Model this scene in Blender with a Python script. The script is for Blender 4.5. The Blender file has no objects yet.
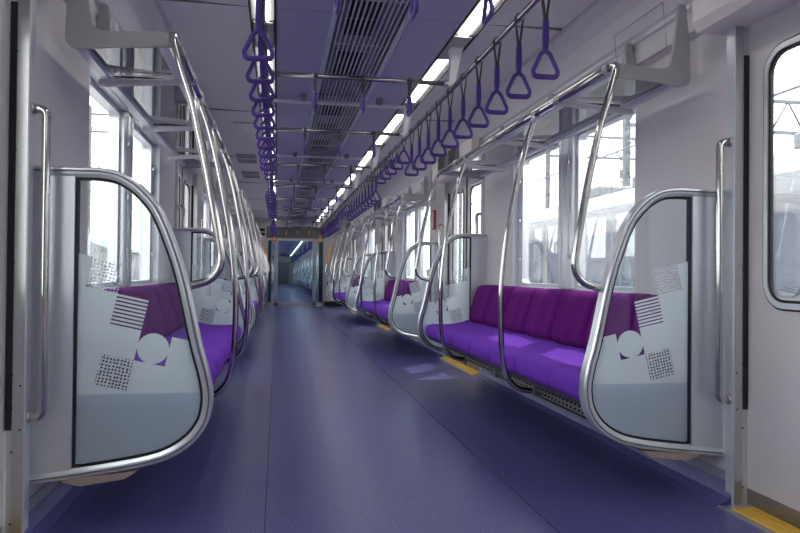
import bpy, math, random
from mathutils import Vector, Matrix
random.seed(4)
C = bpy.context.scene.collection
PI = math.pi

# ------------------------------------------------------------------ materials
def mat(name, col, rough=.5, metal=0., noise=0., nscale=40, bump=0., bscale=200, emit=None, estr=0., spec=.5, sheen=0.):
    m = bpy.data.materials.new(name); m.use_nodes = True
    nt = m.node_tree; b = nt.nodes['Principled BSDF']
    b.inputs['Base Color'].default_value = (*col, 1); b.inputs['Roughness'].default_value = rough
    b.inputs['Metallic'].default_value = metal; b.inputs['Specular IOR Level'].default_value = spec
    if sheen: b.inputs['Sheen Weight'].default_value = sheen; b.inputs['Sheen Tint'].default_value = (.8, .5, 1, 1)
    if emit: b.inputs['Emission Color'].default_value = (*emit, 1); b.inputs['Emission Strength'].default_value = estr
    tc = nt.nodes.new('ShaderNodeTexCoord')
    n = nt.nodes.new('ShaderNodeTexNoise'); n.inputs['Scale'].default_value = nscale; n.inputs['Detail'].default_value = 2
    nt.links.new(tc.outputs['Object'], n.inputs['Vector'])
    if noise:
        r = nt.nodes.new('ShaderNodeMix'); r.data_type = 'RGBA'
        r.inputs['A'].default_value = tuple(c*(1-noise) for c in col)+(1,)
        r.inputs['B'].default_value = tuple(min(1, c*(1+noise)) for c in col)+(1,)
        nt.links.new(n.outputs['Fac'], r.inputs['Factor']); nt.links.new(r.outputs['Result'], b.inputs['Base Color'])
    if bump:
        n2 = nt.nodes.new('ShaderNodeTexNoise'); n2.inputs['Scale'].default_value = bscale
        nt.links.new(tc.outputs['Object'], n2.inputs['Vector'])
        bp = nt.nodes.new('ShaderNodeBump'); bp.inputs['Strength'].default_value = bump; bp.inputs['Distance'].default_value = .002
        nt.links.new(n2.outputs['Fac'], bp.inputs['Height']); nt.links.new(bp.outputs['Normal'], b.inputs['Normal'])
    return m

def glassmat(name, tint=(1, 1, 1), refl=1.0, rough=.0):
    m = bpy.data.materials.new(name); m.use_nodes = True; nt = m.node_tree
    for n in list(nt.nodes): nt.nodes.remove(n)
    out = nt.nodes.new('ShaderNodeOutputMaterial'); t = nt.nodes.new('ShaderNodeBsdfTransparent'); g = nt.nodes.new('ShaderNodeBsdfGlossy')
    t.inputs['Color'].default_value = (*tint, 1); g.inputs['Roughness'].default_value = rough
    fr = nt.nodes.new('ShaderNodeFresnel'); fr.inputs['IOR'].default_value = 1.45
    mu = nt.nodes.new('ShaderNodeMath'); mu.operation = 'MULTIPLY'; mu.inputs[1].default_value = refl
    mx = nt.nodes.new('ShaderNodeMixShader'); L = nt.links.new
    L(fr.outputs[0], mu.inputs[0]); L(mu.outputs[0], mx.inputs[0]); L(t.outputs[0], mx.inputs[1]); L(g.outputs[0], mx.inputs[2]); L(mx.outputs[0], out.inputs[0])
    return m

def etched_glass():
    """partition glass: frosted staircase of tilted squares with stripes, dots and a disc"""
    m = bpy.data.materials.new('etched_glass'); m.use_nodes = True; nt = m.node_tree
    for n in list(nt.nodes): nt.nodes.remove(n)
    L = nt.links.new
    def M(op, a, b=None, c=None):
        n = nt.nodes.new('ShaderNodeMath'); n.operation = op
        for i, v in enumerate((a, b, c)):
            if v is None: continue
            if isinstance(v, (int, float)): n.inputs[i].default_value = v
            else: L(v, n.inputs[i])
        return n.outputs[0]
    geo = nt.nodes.new('ShaderNodeNewGeometry'); sp = nt.nodes.new('ShaderNodeSeparateXYZ'); L(geo.outputs['Position'], sp.inputs[0])
    ax = M('ABSOLUTE', sp.outputs[0]); z = sp.outputs[2]
    dx = M('SUBTRACT', ax, 1.06); dz = M('SUBTRACT', z, .769)
    ca, sa = .975/.12, .222/.12
    i = M('ADD', M('MULTIPLY', dx, ca), M('MULTIPLY', dz, sa))
    j = M('SUBTRACT', M('MULTIPLY', dz, ca), M('MULTIPLY', dx, sa))
    def rng(v, a, b): return M('MULTIPLY', M('GREATER_THAN', v, a), M('LESS_THAN', v, b))
    stripes = M('GREATER_THAN', M('FRACT', M('MULTIPLY', j, 8.0)), .42)
    def dots(k, r):
        cb = nt.nodes.new('ShaderNodeCombineXYZ'); L(M('MULTIPLY', i, k), cb.inputs[0]); L(M('MULTIPLY', j, k), cb.inputs[1])
        v = nt.nodes.new('ShaderNodeTexVoronoi'); v.voronoi_dimensions = '2D'; v.inputs['Scale'].default_value = 1; v.inputs['Randomness'].default_value = .25
        L(cb.outputs[0], v.inputs['Vector']); return M('LESS_THAN', v.outputs['Distance'], r)
    dd = dots(9, .30); de = dots(9, .30)
    ci = M('ADD', i, .5); cj = M('ADD', j, .5)
    disc = M('LESS_THAN', M('ADD', M('MULTIPLY', ci, ci), M('MULTIPLY', cj, cj)), .25)
    # frosted amount
    low = M('LESS_THAN', j, 0)
    f = M('MULTIPLY', low, M('LESS_THAN', i, 1))
    f = M('MAXIMUM', f, M('MULTIPLY', rng(i, 1, 2), M('LESS_THAN', j, 1)))
    f = M('MAXIMUM', f, M('MULTIPLY', M('GREATER_THAN', i, 2), M('LESS_THAN', j, 2)))
    st = M('MULTIPLY', M('MULTIPLY', rng(i, 0, 1), rng(j, 0, 1)), stripes)
    f = M('MAXIMUM', f, st)
    dt = M('MULTIPLY', M('MULTIPLY', rng(i, 1, 2), rng(j, 1, 2)), de)
    f = M('MAXIMUM', f, dt)
    cell = M('MULTIPLY', rng(i, -1, 0), rng(j, -1, 0))
    f = M('MULTIPLY', f, M('SUBTRACT', 1, M('MULTIPLY', cell, M('SUBTRACT', 1, disc))))
    dc = M('MULTIPLY', M('MULTIPLY', rng(i, 0, 1), rng(j, -2, -1)), dd)
    dark = dc
    out = nt.nodes.new('ShaderNodeOutputMaterial')
    tr = nt.nodes.new('ShaderNodeBsdfTransparent'); tr.inputs['Color'].default_value = (.93, .96, .96, 1)
    gl = nt.nodes.new('ShaderNodeBsdfGlossy'); gl.inputs['Roughness'].default_value = .03
    mx0 = nt.nodes.new('ShaderNodeMixShader'); mx0.inputs[0].default_value = .05; L(tr.outputs[0], mx0.inputs[1]); L(gl.outputs[0], mx0.inputs[2])
    lowband = M('LESS_THAN', z, .522)
    cmix = nt.nodes.new('ShaderNodeMix'); cmix.data_type = 'RGBA'; cmix.inputs['A'].default_value = (.90, .99, .98, 1); cmix.inputs['B'].default_value = (.72, .83, .90, 1)
    L(lowband, cmix.inputs['Factor'])
    dmix = nt.nodes.new('ShaderNodeMix'); dmix.data_type = 'RGBA'; dmix.inputs['B'].default_value = (.04, .03, .06, 1)
    L(cmix.outputs['Result'], dmix.inputs['A']); L(dark, dmix.inputs['Factor'])
    df = nt.nodes.new('ShaderNodeBsdfDiffuse'); L(dmix.outputs['Result'], df.inputs['Color'])
    tl = nt.nodes.new('ShaderNodeBsdfTranslucent'); L(dmix.outputs['Result'], tl.inputs['Color'])
    tr2 = nt.nodes.new('ShaderNodeBsdfTransparent')
    a = nt.nodes.new('ShaderNodeMixShader'); a.inputs[0].default_value = .5; L(df.outputs[0], a.inputs[1]); L(tl.outputs[0], a.inputs[2])
    b = nt.nodes.new('ShaderNodeMixShader'); b.inputs[0].default_value = .07; L(a.outputs[0], b.inputs[1]); L(tr2.outputs[0], b.inputs[2])
    c = nt.nodes.new('ShaderNodeMixShader'); c.inputs[0].default_value = .06; L(b.outputs[0], c.inputs[1]); L(gl.outputs[0], c.inputs[2])
    e = nt.nodes.new('ShaderNodeMixShader'); L(f, e.inputs[0]); L(mx0.outputs[0], e.inputs[1]); L(c.outputs[0], e.inputs[2])
    L(e.outputs[0], out.inputs[0])
    return m

def floor_mat():
    m = mat('speckled_vinyl', (.15, .145, .32), .3, bump=.05, bscale=300); nt = m.node_tree; b = nt.nodes['Principled BSDF']; L = nt.links.new
    tc = nt.nodes.new('ShaderNodeTexCoord'); v = nt.nodes.new('ShaderNodeTexVoronoi'); v.inputs['Scale'].default_value = 48
    L(tc.outputs['Object'], v.inputs['Vector'])
    lt = nt.nodes.new('ShaderNodeMath'); lt.operation = 'LESS_THAN'; lt.inputs[1].default_value = .15; L(v.outputs['Distance'], lt.inputs[0])
    n = nt.nodes.new('ShaderNodeTexNoise'); n.inputs['Scale'].default_value = 320; L(tc.outputs['Object'], n.inputs['Vector'])
    mx = nt.nodes.new('ShaderNodeMix'); mx.data_type = 'RGBA'; mx.inputs['A'].default_value = (.076, .072, .222, 1); mx.inputs['B'].default_value = (.114, .108, .305, 1)
    L(n.outputs['Fac'], mx.inputs['Factor'])
    m2 = nt.nodes.new('ShaderNodeMix'); m2.data_type = 'RGBA'; m2.inputs['B'].default_value = (.42, .42, .66, 1)
    mu = nt.nodes.new('ShaderNodeMath'); mu.operation = 'MULTIPLY'; mu.inputs[1].default_value = .6; L(lt.outputs[0], mu.inputs[0])
    L(mx.outputs['Result'], m2.inputs['A']); L(mu.outputs[0], m2.inputs['Factor']); L(m2.outputs['Result'], b.inputs['Base Color'])
    return m

MT = dict(
    floor=floor_mat(),
    wall=mat('wall_panel', (.66, .635, .635), .45, noise=.04, nscale=150),
    cove=mat('cove_panel', (.80, .765, .735), .5, noise=.03, nscale=120),
    ceil=mat('ceiling_panel', (.44, .43, .60), .55, noise=.04, nscale=100),
    ceil2=mat('outer_ceiling', (.72, .70, .72), .5, noise=.03, nscale=100),
    alu=mat('brushed_aluminium', (.78, .80, .83), .28, .75, noise=.05, nscale=60),
    silver=mat('silver_paint', (.66, .69, .73), .33, .5, noise=.03, nscale=80),
    steel=mat('stainless_steel', (.60, .60, .60), .32, .9, noise=.05, nscale=50),
    chrome=mat('chrome', (.54, .53, .52), .12, 1., noise=.02, nscale=30),
    railsteel=mat('rail_steel', (.40, .39, .39), .22, 1.),
    dark=mat('black_rubber', (.012, .012, .016), .6),
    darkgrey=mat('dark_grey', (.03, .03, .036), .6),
    midgrey=mat('mid_grey', (.24, .24, .27), .5),
    light=mat('light_diffuser', (.9, .9, .9), .5, emit=(1, .98, .93), estr=9.),
    white=mat('white_enamel', (.80, .79, .78), .4),
    rackgrey=mat('rack_grey', (.44, .44, .44), .45, noise=.03),
    slat=mat('vent_slat', (.30, .30, .36), .45, .3),
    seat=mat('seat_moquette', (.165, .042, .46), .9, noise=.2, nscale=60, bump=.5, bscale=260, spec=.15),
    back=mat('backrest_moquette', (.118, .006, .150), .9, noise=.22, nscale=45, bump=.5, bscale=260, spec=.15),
    strap=mat('purple_plastic', (.10, .052, .31), .38),
    belt=mat('grey_belt', (.07, .07, .075), .6),
    orange=mat('orange_plastic', (.85, .30, .03), .4),
    yellow=mat('yellow_strip', (.85, .50, .06), .55, noise=.06),
    skirt=mat('blue_grey_skirting', (.34, .37, .46), .4, .3),
    headgrey=mat('header_grey', (.15, .15, .16), .5),
    kick=mat('kick_plate_steel', (.30, .28, .26), .3, .8, noise=.1, nscale=20),
    brown=mat('beige_plate', (.42, .34, .29), .5, noise=.1, nscale=30),
    glass=glassmat('window_glass', (.97, .98, .98), .55),
    rackglass=glassmat('shelf_glass', (.95, .96, .96), 2.2, .03),
    sheetglass=glassmat('clear_sheet', (.97, .97, .97), .15, .1), slatwhite=mat('slat_white', (.66, .67, .72), .4, .2),
    doorglass=glassmat('end_door_glass', (.52, .63, .68), 1.0, .03),
    etched=etched_glass(),
    screen=mat('screen_black', (.055, .055, .06), .65, spec=.15),
    grille=mat('grille_silver', (.45, .45, .48), .35, .8),
    red=mat('red_enamel', (.55, .05, .04), .4),
    trainwhite=mat('train_body', (.34, .345, .35), .4),
    trainglass=mat('train_window', (.15, .17, .22), .6, noise=.25, nscale=2),
    purple=mat('purple_band', (.26, .13, .24), .5),
    teal=mat('teal_sign', (.05, .28, .31), .5),
    conc=mat('concrete', (.34, .34, .34), .9, noise=.1, nscale=5),
    mast=mat('mast_grey', (.19, .20, .21), .7),
    ballast=mat('ballast', (.34, .33, .32), .95, noise=.3, nscale=8, bump=.6, bscale=20),
    roof=mat('roof_grey', (.26, .27, .28), .7),
)

# ------------------------------------------------------------------ mesh builder
class MB:
    def __init__(s): s.v = []; s.f = []; s.sm = []
    def add(s, vs, fs, smooth=False):
        o = len(s.v); s.v += [tuple(v) for v in vs]
        for f in fs: s.f.append(tuple(i+o for i in f)); s.sm.append(smooth)
        return s
    def box(s, x0, x1, y0, y1, z0, z1, bev=0.):
        if x0 > x1: x0, x1 = x1, x0
        if y0 > y1: y0, y1 = y1, y0
        if z0 > z1: z0, z1 = z1, z0
        if bev <= 0:
            vs = [(x, y, z) for z in (z0, z1) for y in (y0, y1) for x in (x0, x1)]
            return s.add(vs, [(0, 2, 3, 1), (4, 5, 7, 6), (0, 1, 5, 4), (2, 6, 7, 3), (0, 4, 6, 2), (1, 3, 7, 5)])
        b = min(bev, (x1-x0)*.49, (y1-y0)*.49, (z1-z0)*.49)
        def ring(xa, xb, ya, yb, z, c): return [(xa+c, ya, z), (xb-c, ya, z), (xb, ya+c, z), (xb, yb-c, z), (xb-c, yb, z), (xa+c, yb, z), (xa, yb-c, z), (xa, ya+c, z)]
        vs = ring(x0+b, x1-b, y0+b, y1-b, z0, b*.3)+ring(x0, x1, y0, y1, z0+b, b)+ring(x0, x1, y0, y1, z1-b, b)+ring(x0+b, x1-b, y0+b, y1-b, z1, b*.3)
        fs = [tuple(range(7, -1, -1)), tuple(range(24, 32))]
        for r in range(3):
            for k in range(8): fs.append((r*8+k, r*8+(k+1) % 8, r*8+8+(k+1) % 8, r*8+8+k))
        return s.add(vs, fs)
    def tube(s, pts, r, seg=12, closed=False, caps=True):
        P = [Vector(p) for p in pts]; n = len(P); rs = r if isinstance(r, (list, tuple)) else [r]*n
        T = []
        for i in range(n):
            a = P[(i-1) % n] if (closed or i > 0) else P[i]; b = P[(i+1) % n] if (closed or i < n-1) else P[i]
            T.append((b-a).normalized())
        up = Vector((0, 0, 1)) if abs(T[0].z) < .9 else Vector((0, 1, 0))
        N = (up-T[0]*up.dot(T[0])).normalized(); vs = []
        for i in range(n):
            N = (N-T[i]*N.dot(T[i]))
            N = N.normalized() if N.length > 1e-6 else T[i].orthogonal().normalized()
            B = T[i].cross(N)
            for k in range(seg):
                a = 2*PI*k/seg; vs.append(P[i]+(N*math.cos(a)+B*math.sin(a))*rs[i])
        fs = []
        m = n if closed else n-1
        for i in range(m):
            j = (i+1) % n
            for k in range(seg): fs.append((i*seg+k, i*seg+(k+1) % seg, j*seg+(k+1) % seg, j*seg+k))
        if caps and not closed: fs += [tuple(range(seg-1, -1, -1)), tuple((n-1)*seg+k for k in range(seg))]
        return s.add(vs, fs, True)
    def prism(s, poly, axis, a, b, smooth=False):
        """poly in the plane normal to axis. axis 'y': (x,z); 'x': (y,z); 'z': (x,y)"""
        def P(u, v, w): return {'y': (u, w, v), 'x': (w, u, v), 'z': (u, v, w)}[axis]
        n = len(poly); vs = [P(u, v, a) for u, v in poly]+[P(u, v, b) for u, v in poly]
        fs = [tuple(range(n-1, -1, -1)), tuple(range(n, 2*n))]
        s.add(vs, fs); o = len(s.v)-2*n
        for k in range(n): s.f.append((o+k, o+(k+1) % n, o+n+(k+1) % n, o+n+k)); s.sm.append(smooth)
        return s
    def strip(s, pathA, pathB, smooth=True):
        n = len(pathA); return s.add(list(pathA)+list(pathB), [(i, i+1, n+i+1, n+i) for i in range(n-1)], smooth)
    def sweep(s, path, prof, side, closed=False):
        """sweep a profile (n,y offsets) along a path in the XZ plane; offset n along the in-plane normal"""
        n = len(path); m = len(prof); vs = []
        for i in range(n):
            a = path[(i-1) % n] if (closed or i > 0) else path[i]; b = path[(i+1) % n] if (closed or i < n-1) else path[i]
            tx, tz = b[0]-a[0], b[1]-a[1]; l = math.hypot(tx, tz); nx, nz = -tz/l, tx/l
            for (o, y) in prof: vs.append((side*(path[i][0]+nx*o), y, path[i][1]+nz*o))
        fs = []
        for i in range(n if closed else n-1):
            j = (i+1) % n
            for k in range(m): fs.append((i*m+k, i*m+(k+1) % m, j*m+(k+1) % m, j*m+k))
        if not closed: fs += [tuple(range(m-1, -1, -1)), tuple((n-1)*m+k for k in range(m))]
        s.add(vs, fs); return s
    def build(s, name, m, parent=None, loc=None, kind=None, label=None, cat=None, group=None):
        me = bpy.data.meshes.new(name); me.from_pydata(s.v, [], s.f); me.validate(); me.update()
        import bmesh
        bm = bmesh.new(); bm.from_mesh(me); bmesh.ops.recalc_face_normals(bm, faces=bm.faces); bm.to_mesh(me); bm.free()
        if len(me.polygons) == len(s.sm): me.polygons.foreach_set('use_smooth', s.sm)
        mm = m if isinstance(m, bpy.types.Material) else MT[m]
        me.materials.append(mm)
        o = bpy.data.objects.new(name, me); C.objects.link(o)
        if parent: o.parent = parent
        if loc: o.location = loc
        tag(o, label, cat, group, kind); return o

def tag(o, label=None, cat=None, group=None, kind=None):
    if label: o['label'] = label
    if cat: o['category'] = cat
    if group: o['group'] = group
    if kind: o['kind'] = kind
    return o
def empty(name, loc=(0, 0, 0), label=None, cat=None, group=None, kind=None, rz=0):
    o = bpy.data.objects.new(name, None); o.location = loc; o.rotation_euler = (0, 0, rz); o.empty_display_size = .1
    C.objects.link(o); return tag(o, label, cat, group, kind)
def kids(o): return [c for c in ALLKIDS.get(o.name, [])]
def copy_tree(o, parent=None):
    c = o.copy(); C.objects.link(c)
    if parent: c.parent = parent
    for ch in list(o.children): copy_tree(ch, c)
    return c
def struct(mb, name, m, parent=None): return mb.build(name, m, parent, kind=None if parent else 'structure')

def catmull(pts, sub=6, closed=False):
    n = len(pts); out = []
    P = [Vector(p) for p in pts]
    for i in range(n if closed else n-1):
        p0 = P[(i-1) % n] if (closed or i > 0) else P[i]; p1 = P[i]; p2 = P[(i+1) % n]; p3 = P[(i+2) % n] if (closed or i < n-2) else p2
        for k in range(sub):
            t = k/sub
            out.append(.5*((2*p1)+(-p0+p2)*t+(2*p0-5*p1+4*p2-p3)*t*t+(-p0+3*p1-3*p2+p3)*t**3))
    if not closed: out.append(P[-1])
    return out
def fillet(pts, rad, seg=6, closed=False):
    P = [Vector(p) for p in pts]; n = len(P); out = []
    for i in range(n):
        if not closed and i in (0, n-1): out.append(P[i]); continue
        r = rad[i] if isinstance(rad, (list, tuple)) else rad
        a, b, c = P[i-1], P[i], P[(i+1) % n]
        u = (a-b); v = (c-b); lu, lv = u.length, v.length; u.normalize(); v.normalize()
        ang = u.angle(v); d = min(r/math.tan(ang/2), lu*.49, lv*.49); r2 = d*math.tan(ang/2)
        cen = b+(u+v).normalized()*(r2/math.sin(ang/2)); s0 = b+u*d-cen; s1 = b+v*d-cen
        tot = s0.angle(s1)
        for k in range(seg+1):
            t = k/seg
            w = (s0*math.sin((1-t)*tot)+s1*math.sin(t*tot))/math.sin(tot) if tot > 1e-4 else s0
            out.append(cen+w)
    return out
def rrect(u0, u1, v0, v1, r, seg=6):
    out = []
    for cx, cy, a0 in ((u1-r, v1-r, 0), (u0+r, v1-r, 90), (u0+r, v0+r, 180), (u1-r, v0+r, 270)):
        for k in range(seg+1):
            a = math.radians(a0+90*k/seg); out.append((cx+r*math.cos(a), cy+r*math.sin(a)))
    return out
def frame_yz(mb, x0, x1, outer, inner):
    """ring between two loops with the same count in the YZ plane, extruded from x0 to x1"""
    n = len(outer)
    vs = [(x, u, v) for x in (x0, x1) for L in (outer, inner) for (u, v) in L]
    fs = []
    for k in range(n):
        j = (k+1) % n
        fs += [(k, j, n+j, n+k), (2*n+k, 3*n+k, 3*n+j, 2*n+j), (k, 2*n+k, 2*n+j, j), (n+k, n+j, 3*n+j, 3*n+k)]
    mb.add(vs, fs); return mb

# ------------------------------------------------------------------ car layout (1 unit = eye height of the camera)
W = 1.46; PITCH = 5.32; Y0 = 2.823; BL = 3.577
Y_BACK, Y_END = -3.6, 21.15
CZ = 2.55
bays = [Y0+PITCH*k for k in range(3)]
def bay_name(k): return ['nearest', 'middle', 'farthest'][k]
doors = [1.95+PITCH*k for k in range(4)]
SIDE = {1: 'right', -1: 'left'}

# ---- floor, ceiling, walls
def build_shell(ya, yb, wins, drs, tagname=None):
    objs = []
    mb = MB(); mb.box(-1.33, 1.33, ya, yb, -.06, 0)
    for s in (1, -1):
        pr = [(s*1.33, 0), (s*1.39, .008), (s*1.43, .03), (s*1.455, .085), (s*1.47, .085), (s*1.47, -.06), (s*1.33, -.06)]
        ys = [ya]+[v for d in drs for v in (d-.76, d+.76)]+[yb]
        for a, b in zip(ys[::2], ys[1::2]):
            if b > a: mb.prism(pr, 'y', a, b)
        for d in drs: mb.box(s*1.33, s*1.47, d-.76, d+.76, -.06, 0)
    objs.append(struct(mb, 'floor', 'floor'))
    # floor seams
    t = MB(); t.box(-.5765, -.5725, ya, yb, .0, .0012); t.box(.5525, .5565, ya, yb, 0, .0012)
    objs.append(struct(t, 'trim_1', 'darkgrey'))
    # ceiling centre panels and outer panels with coves
    mb = MB(); mb.box(-.56, -.235, ya, yb, CZ, CZ+.04); mb.box(.235, .56, ya, yb, CZ, CZ+.04); mb.box(-.235, .235, ya, yb, CZ+.12, CZ+.16)
    for s in (1, -1): mb.box(s*.235, s*.25, ya, yb, CZ+.04, CZ+.16)
    objs.append(struct(mb, 'ceiling', 'ceil'))
    mb = MB()
    for s in (1, -1):
        pr = [(.72, CZ-.005), (1.215, CZ+.01), (1.225, CZ+.03), (1.245, CZ+.03), (1.25, CZ), (1.30, CZ-.035), (1.34, CZ-.10), (1.372, CZ-.18), (1.385, 2.33), (1.405, 2.315), (1.415, 2.18), (1.46, 2.165), (1.62, 2.165), (1.62, CZ+.16), (.72, CZ+.16)]
        mb.prism([(s*x, z) for x, z in pr], 'y', ya, yb)
        mb.box(s*.56, s*.72, ya, yb, CZ+.07, CZ+.16)
    objs.append(struct(mb, 'ceiling_edge', 'ceil2')); objs[-1].name = 'ceiling.001'
    # black grooves on both sides of the light channel
    mb = MB()
    for s in (1, -1):
        mb.box(s*.56, s*.574, ya, yb, CZ-.004, CZ+.07); mb.box(s*.708, s*.72, ya, yb, CZ-.002, CZ+.07)
    objs.append(struct(mb, 'trim_2', 'dark'))
    mb = MB()
    for y in [v for v in (1.4, 4.05, 6.70, 9.36, 12.02, 14.7, 17.3, 20) if ya < v < yb]:
        mb.box(-.555, -.24, y, y+.005, CZ-.001, CZ+.01); mb.box(.24, .555, y, y+.005, CZ-.001, CZ+.01)
        for s in (1, -1): mb.box(s*.725, s*1.21, y, y+.005, CZ-.006, CZ+.01)
    if mb.v: objs.append(struct(mb, 'trim_3', 'midgrey'))
    # side walls
    for s in (1, -1):
        mb = MB(); holes = sorted([(c-1.04, c+1.04, .89, 2.02) for c in wins]+[(c-.755, c+.755, -.06, 2.12) for c in drs])
        y = ya
        for (a, b, z0, z1) in holes:
            if b <= ya or a >= yb: continue
            a = max(a, ya); b = min(b, yb)
            if a > y: mb.box(s*W, s*(W+.14), y, a, -.06, 2.17)
            if z0 > 0: mb.box(s*W, s*(W+.14), a, b, -.06, z0)
            mb.box(s*W, s*(W+.14), a, b, z1, 2.17)
            y = b
        if y < yb: mb.box(s*W, s*(W+.14), y, yb, -.06, 2.17)
        objs.append(struct(mb, 'wall_'+SIDE[s], 'wall'))
        # skirting band
        mb = MB(); ys = [ya]+[v for d in drs for v in (d-.80, d+.80)]+[yb]
        for a, b in zip(ys[::2], ys[1::2]):
            if b > a: mb.box(s*(W-.006), s*W, a, b, .085, .13)
        objs.append(struct(mb, 'baseboard_'+SIDE[s], 'skirt'))
    return objs
wins = [4.612+PITCH*k for k in range(-1, 3)]
SHELL = build_shell(Y_BACK, Y_END, wins, [-3.37+0*1]+doors if False else doors)

# ---- windows
def make_window(s, n):
    w = empty(f'window_{n}', (0, 0, 0), kind='structure')
    x0, x1 = s*1.485, s*1.60
    fr = MB()
    frame_yz(fr, s*1.46, s*1.60, rrect(-1.04, 1.04, .89, 2.02, .003), rrect(-1.02, 1.02, .905, 2.0, .003))
    fr.build('window_lining', 'silver', w)
    for a, b in ((-1.02, -.15), (.12, 1.0)):
        pane = MB(); pane.box(s*1.528, s*1.534, a+.02, b-.02, .91, 1.99); pane.build('window_pane', 'glass', w)
    for a, b in ((-1.02, -.13), (.10, 1.02)):
        m = MB(); frame_yz(m, s*1.505, s*1.56, rrect(a, b, .905, 2.0, .004), rrect(a+.03, b-(.05 if b < 0 else .11), .935, 1.97, .035)); m.build('sash_frame', 'alu', w)
    m = MB(); m.box(s*1.475, s*1.56, -.14, .10, .905, 2.0, .008); m.box(s*1.468, s*1.476, -.09, -.065, .905, 2.0); m.box(s*1.468, s*1.476, .03, .055, .905, 2.0)
    m.build('window_mullion', 'alu', w)
    m = MB()
    for z in (1.12, 1.45, 1.78):
        m.box(s*1.455, s*1.47, -.115, -.095, z, z+.03, .004); m.box(s*1.485, s*1.505, .93, .95, z, z+.03, .004)
    m.build('sash_latch', 'steel', w)
    m = MB(); m.box(s*1.447, s*1.47, -1.04, 1.04, .880, .898, .004); m.build('window_sill', 'silver', w)
    return w
num = 1
WPROTO = {}
for s in (1, -1):
    for k, c in enumerate(wins):
        if s not in WPROTO: o = WPROTO[s] = make_window(s, num)
        else: o = copy_tree(WPROTO[s]); o.name = f'window_{num}'
        o.location = (0, c, 0); num += 1

# ---- sliding doors
def make_door(s):
    d = empty('door_1', kind='structure')
    X = 1.507
    for q in (-1, 1):
        # a leaf with a real opening
        y0, y1 = (.004, .75) if q > 0 else (-.75, -.004)
        wy0, wy1 = (.14, .615) if q > 0 else (-.615, -.14)
        leaf = MB(); x0, x1 = s*X, s*(X+.02)
        leaf.box(x0, x1, y0, wy0-.06, .075, 2.13); leaf.box(x0, x1, wy1+.06, y1, .075, 2.13)
        leaf.box(x0, x1, wy0-.06, wy1+.06, .075, .84); leaf.box(x0, x1, wy0-.06, wy1+.06, 2.0, 2.13)
        # corner webs
        o = rrect(wy0-.06, wy1+.06, .84, 2.0, .003); i = rrect(wy0-.035, wy1+.035, .865, 1.975, .12)
        frame_yz(leaf, x0, x1, o, i)
        lf = leaf.build('door_leaf', 'wall', d)
        m = MB(); frame_yz(m, s*(X-.006), s*(X+.012), rrect(wy0-.036, wy1+.036, .864, 1.976, .121), rrect(wy0-.028, wy1+.028, .872, 1.968, .113)); m.build('window_seal', 'dark', lf)
        m = MB(); frame_yz(m, s*(X-.010), s*(X+.012), rrect(wy0-.028, wy1+.028, .872, 1.968, .113), rrect(wy0-.004, wy1+.004, .896, 1.944, .09)); m.build('window_rim', 'alu', lf)
        m = MB(); frame_yz(m, s*(X-.004), s*(X+.010), rrect(wy0-.004, wy1+.004, .896, 1.944, .09), rrect(wy0+.008, wy1-.008, .908, 1.932, .08)); m.build('glass_gasket', 'dark', lf)
        m = MB(); m.prism(rrect(wy0+.006, wy1-.006, .906, 1.934, .08), 'x', s*(X+.003), s*(X+.008)); m.build('door_glass', 'glass', lf)
        m = MB(); m.box(x0, x1, y0, y1, .0, .075); m.build('kick_plate', 'kick', lf)
        m = MB(); ys = (y0 if q > 0 else y1-.018); m.box(s*(X-.004), s*(X+.03), ys, ys+.018, .0, 2.12); m.build('edge_rubber', 'dark', lf)
        m = MB(); yc = .06*q; m.box(s*(X-.006), s*X, yc-.02, yc+.02, 1.05, 1.17, .004); m.build('finger_pull', 'steel', lf)
    return d
DP = {}
num = 1
for s in (1, -1):
    for k, c in enumerate(doors):
        if s not in DP: o = DP[s] = make_door(s)
        else: o = copy_tree(DP[s]); o.name = f'door_{num}'
        o.location = (0, c, 0); num += 1
# door surround: posts, sill, header
def make_surround(s, n):
    t = empty(f'trim_{n}', kind='structure')
    for q in (-1, 1):
        m = MB()
        m.box(s*1.437, s*1.503, q*.75, q*.805, .0, 2.11, .003)
        m.build('door_post', 'silver', t)
        m = MB(); m.box(s*1.440, s*1.480, q*.746, q*.75, .0, 2.11); m.build('post_face', 'steel', t)
        m = MB(); m.box(s*1.480, s*1.503, q*.742, q*.752, .42, 1.98); m.build('post_rubber', 'dark', t)
        m = MB()
        for z in (.08, .34, .50, .62, 1.03, 1.44, 1.80):
            m.tube([(s*1.480, q*.7465, z), (s*1.480, q*.744, z)], .004, 8)
        for z in (.42, .58): m.tube([(s*1.452, q*.7465, z), (s*1.452, q*.744, z)], .004, 8)
        m.build('post_screws', 'darkgrey', t)
    m = MB(); m.box(s*1.36, s*1.56, -.75, .75, .0, .006); m.build('door_sill', 'steel', t)
    for xa in (1.395, 1.455):
        m = MB(); m.box(s*xa, s*(xa+.045), -.695, .695, .006, .011); m.build('sill_strip', 'yellow', t)
    m = MB(); pr = [(1.36, 2.36), (1.305, 2.34), (1.305, 2.15), (1.325, 2.107), (1.62, 2.107), (1.62, 2.36)]
    m.prism([(s*x, z) for x, z in pr], 'y', -.86, .86); m.build('door_header', 'cove', t)
    return t
SP = {}; num = 4
for s in (1, -1):
    for k, c in enumerate(doors):
        if s not in SP: o = SP[s] = make_surround(s, num)
        else: o = copy_tree(SP[s]); o.name = f'trim_{num}'
        o.location = (0, c, 0); num += 1
ORD = ['nearest', 'second', 'third', 'farthest']
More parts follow.
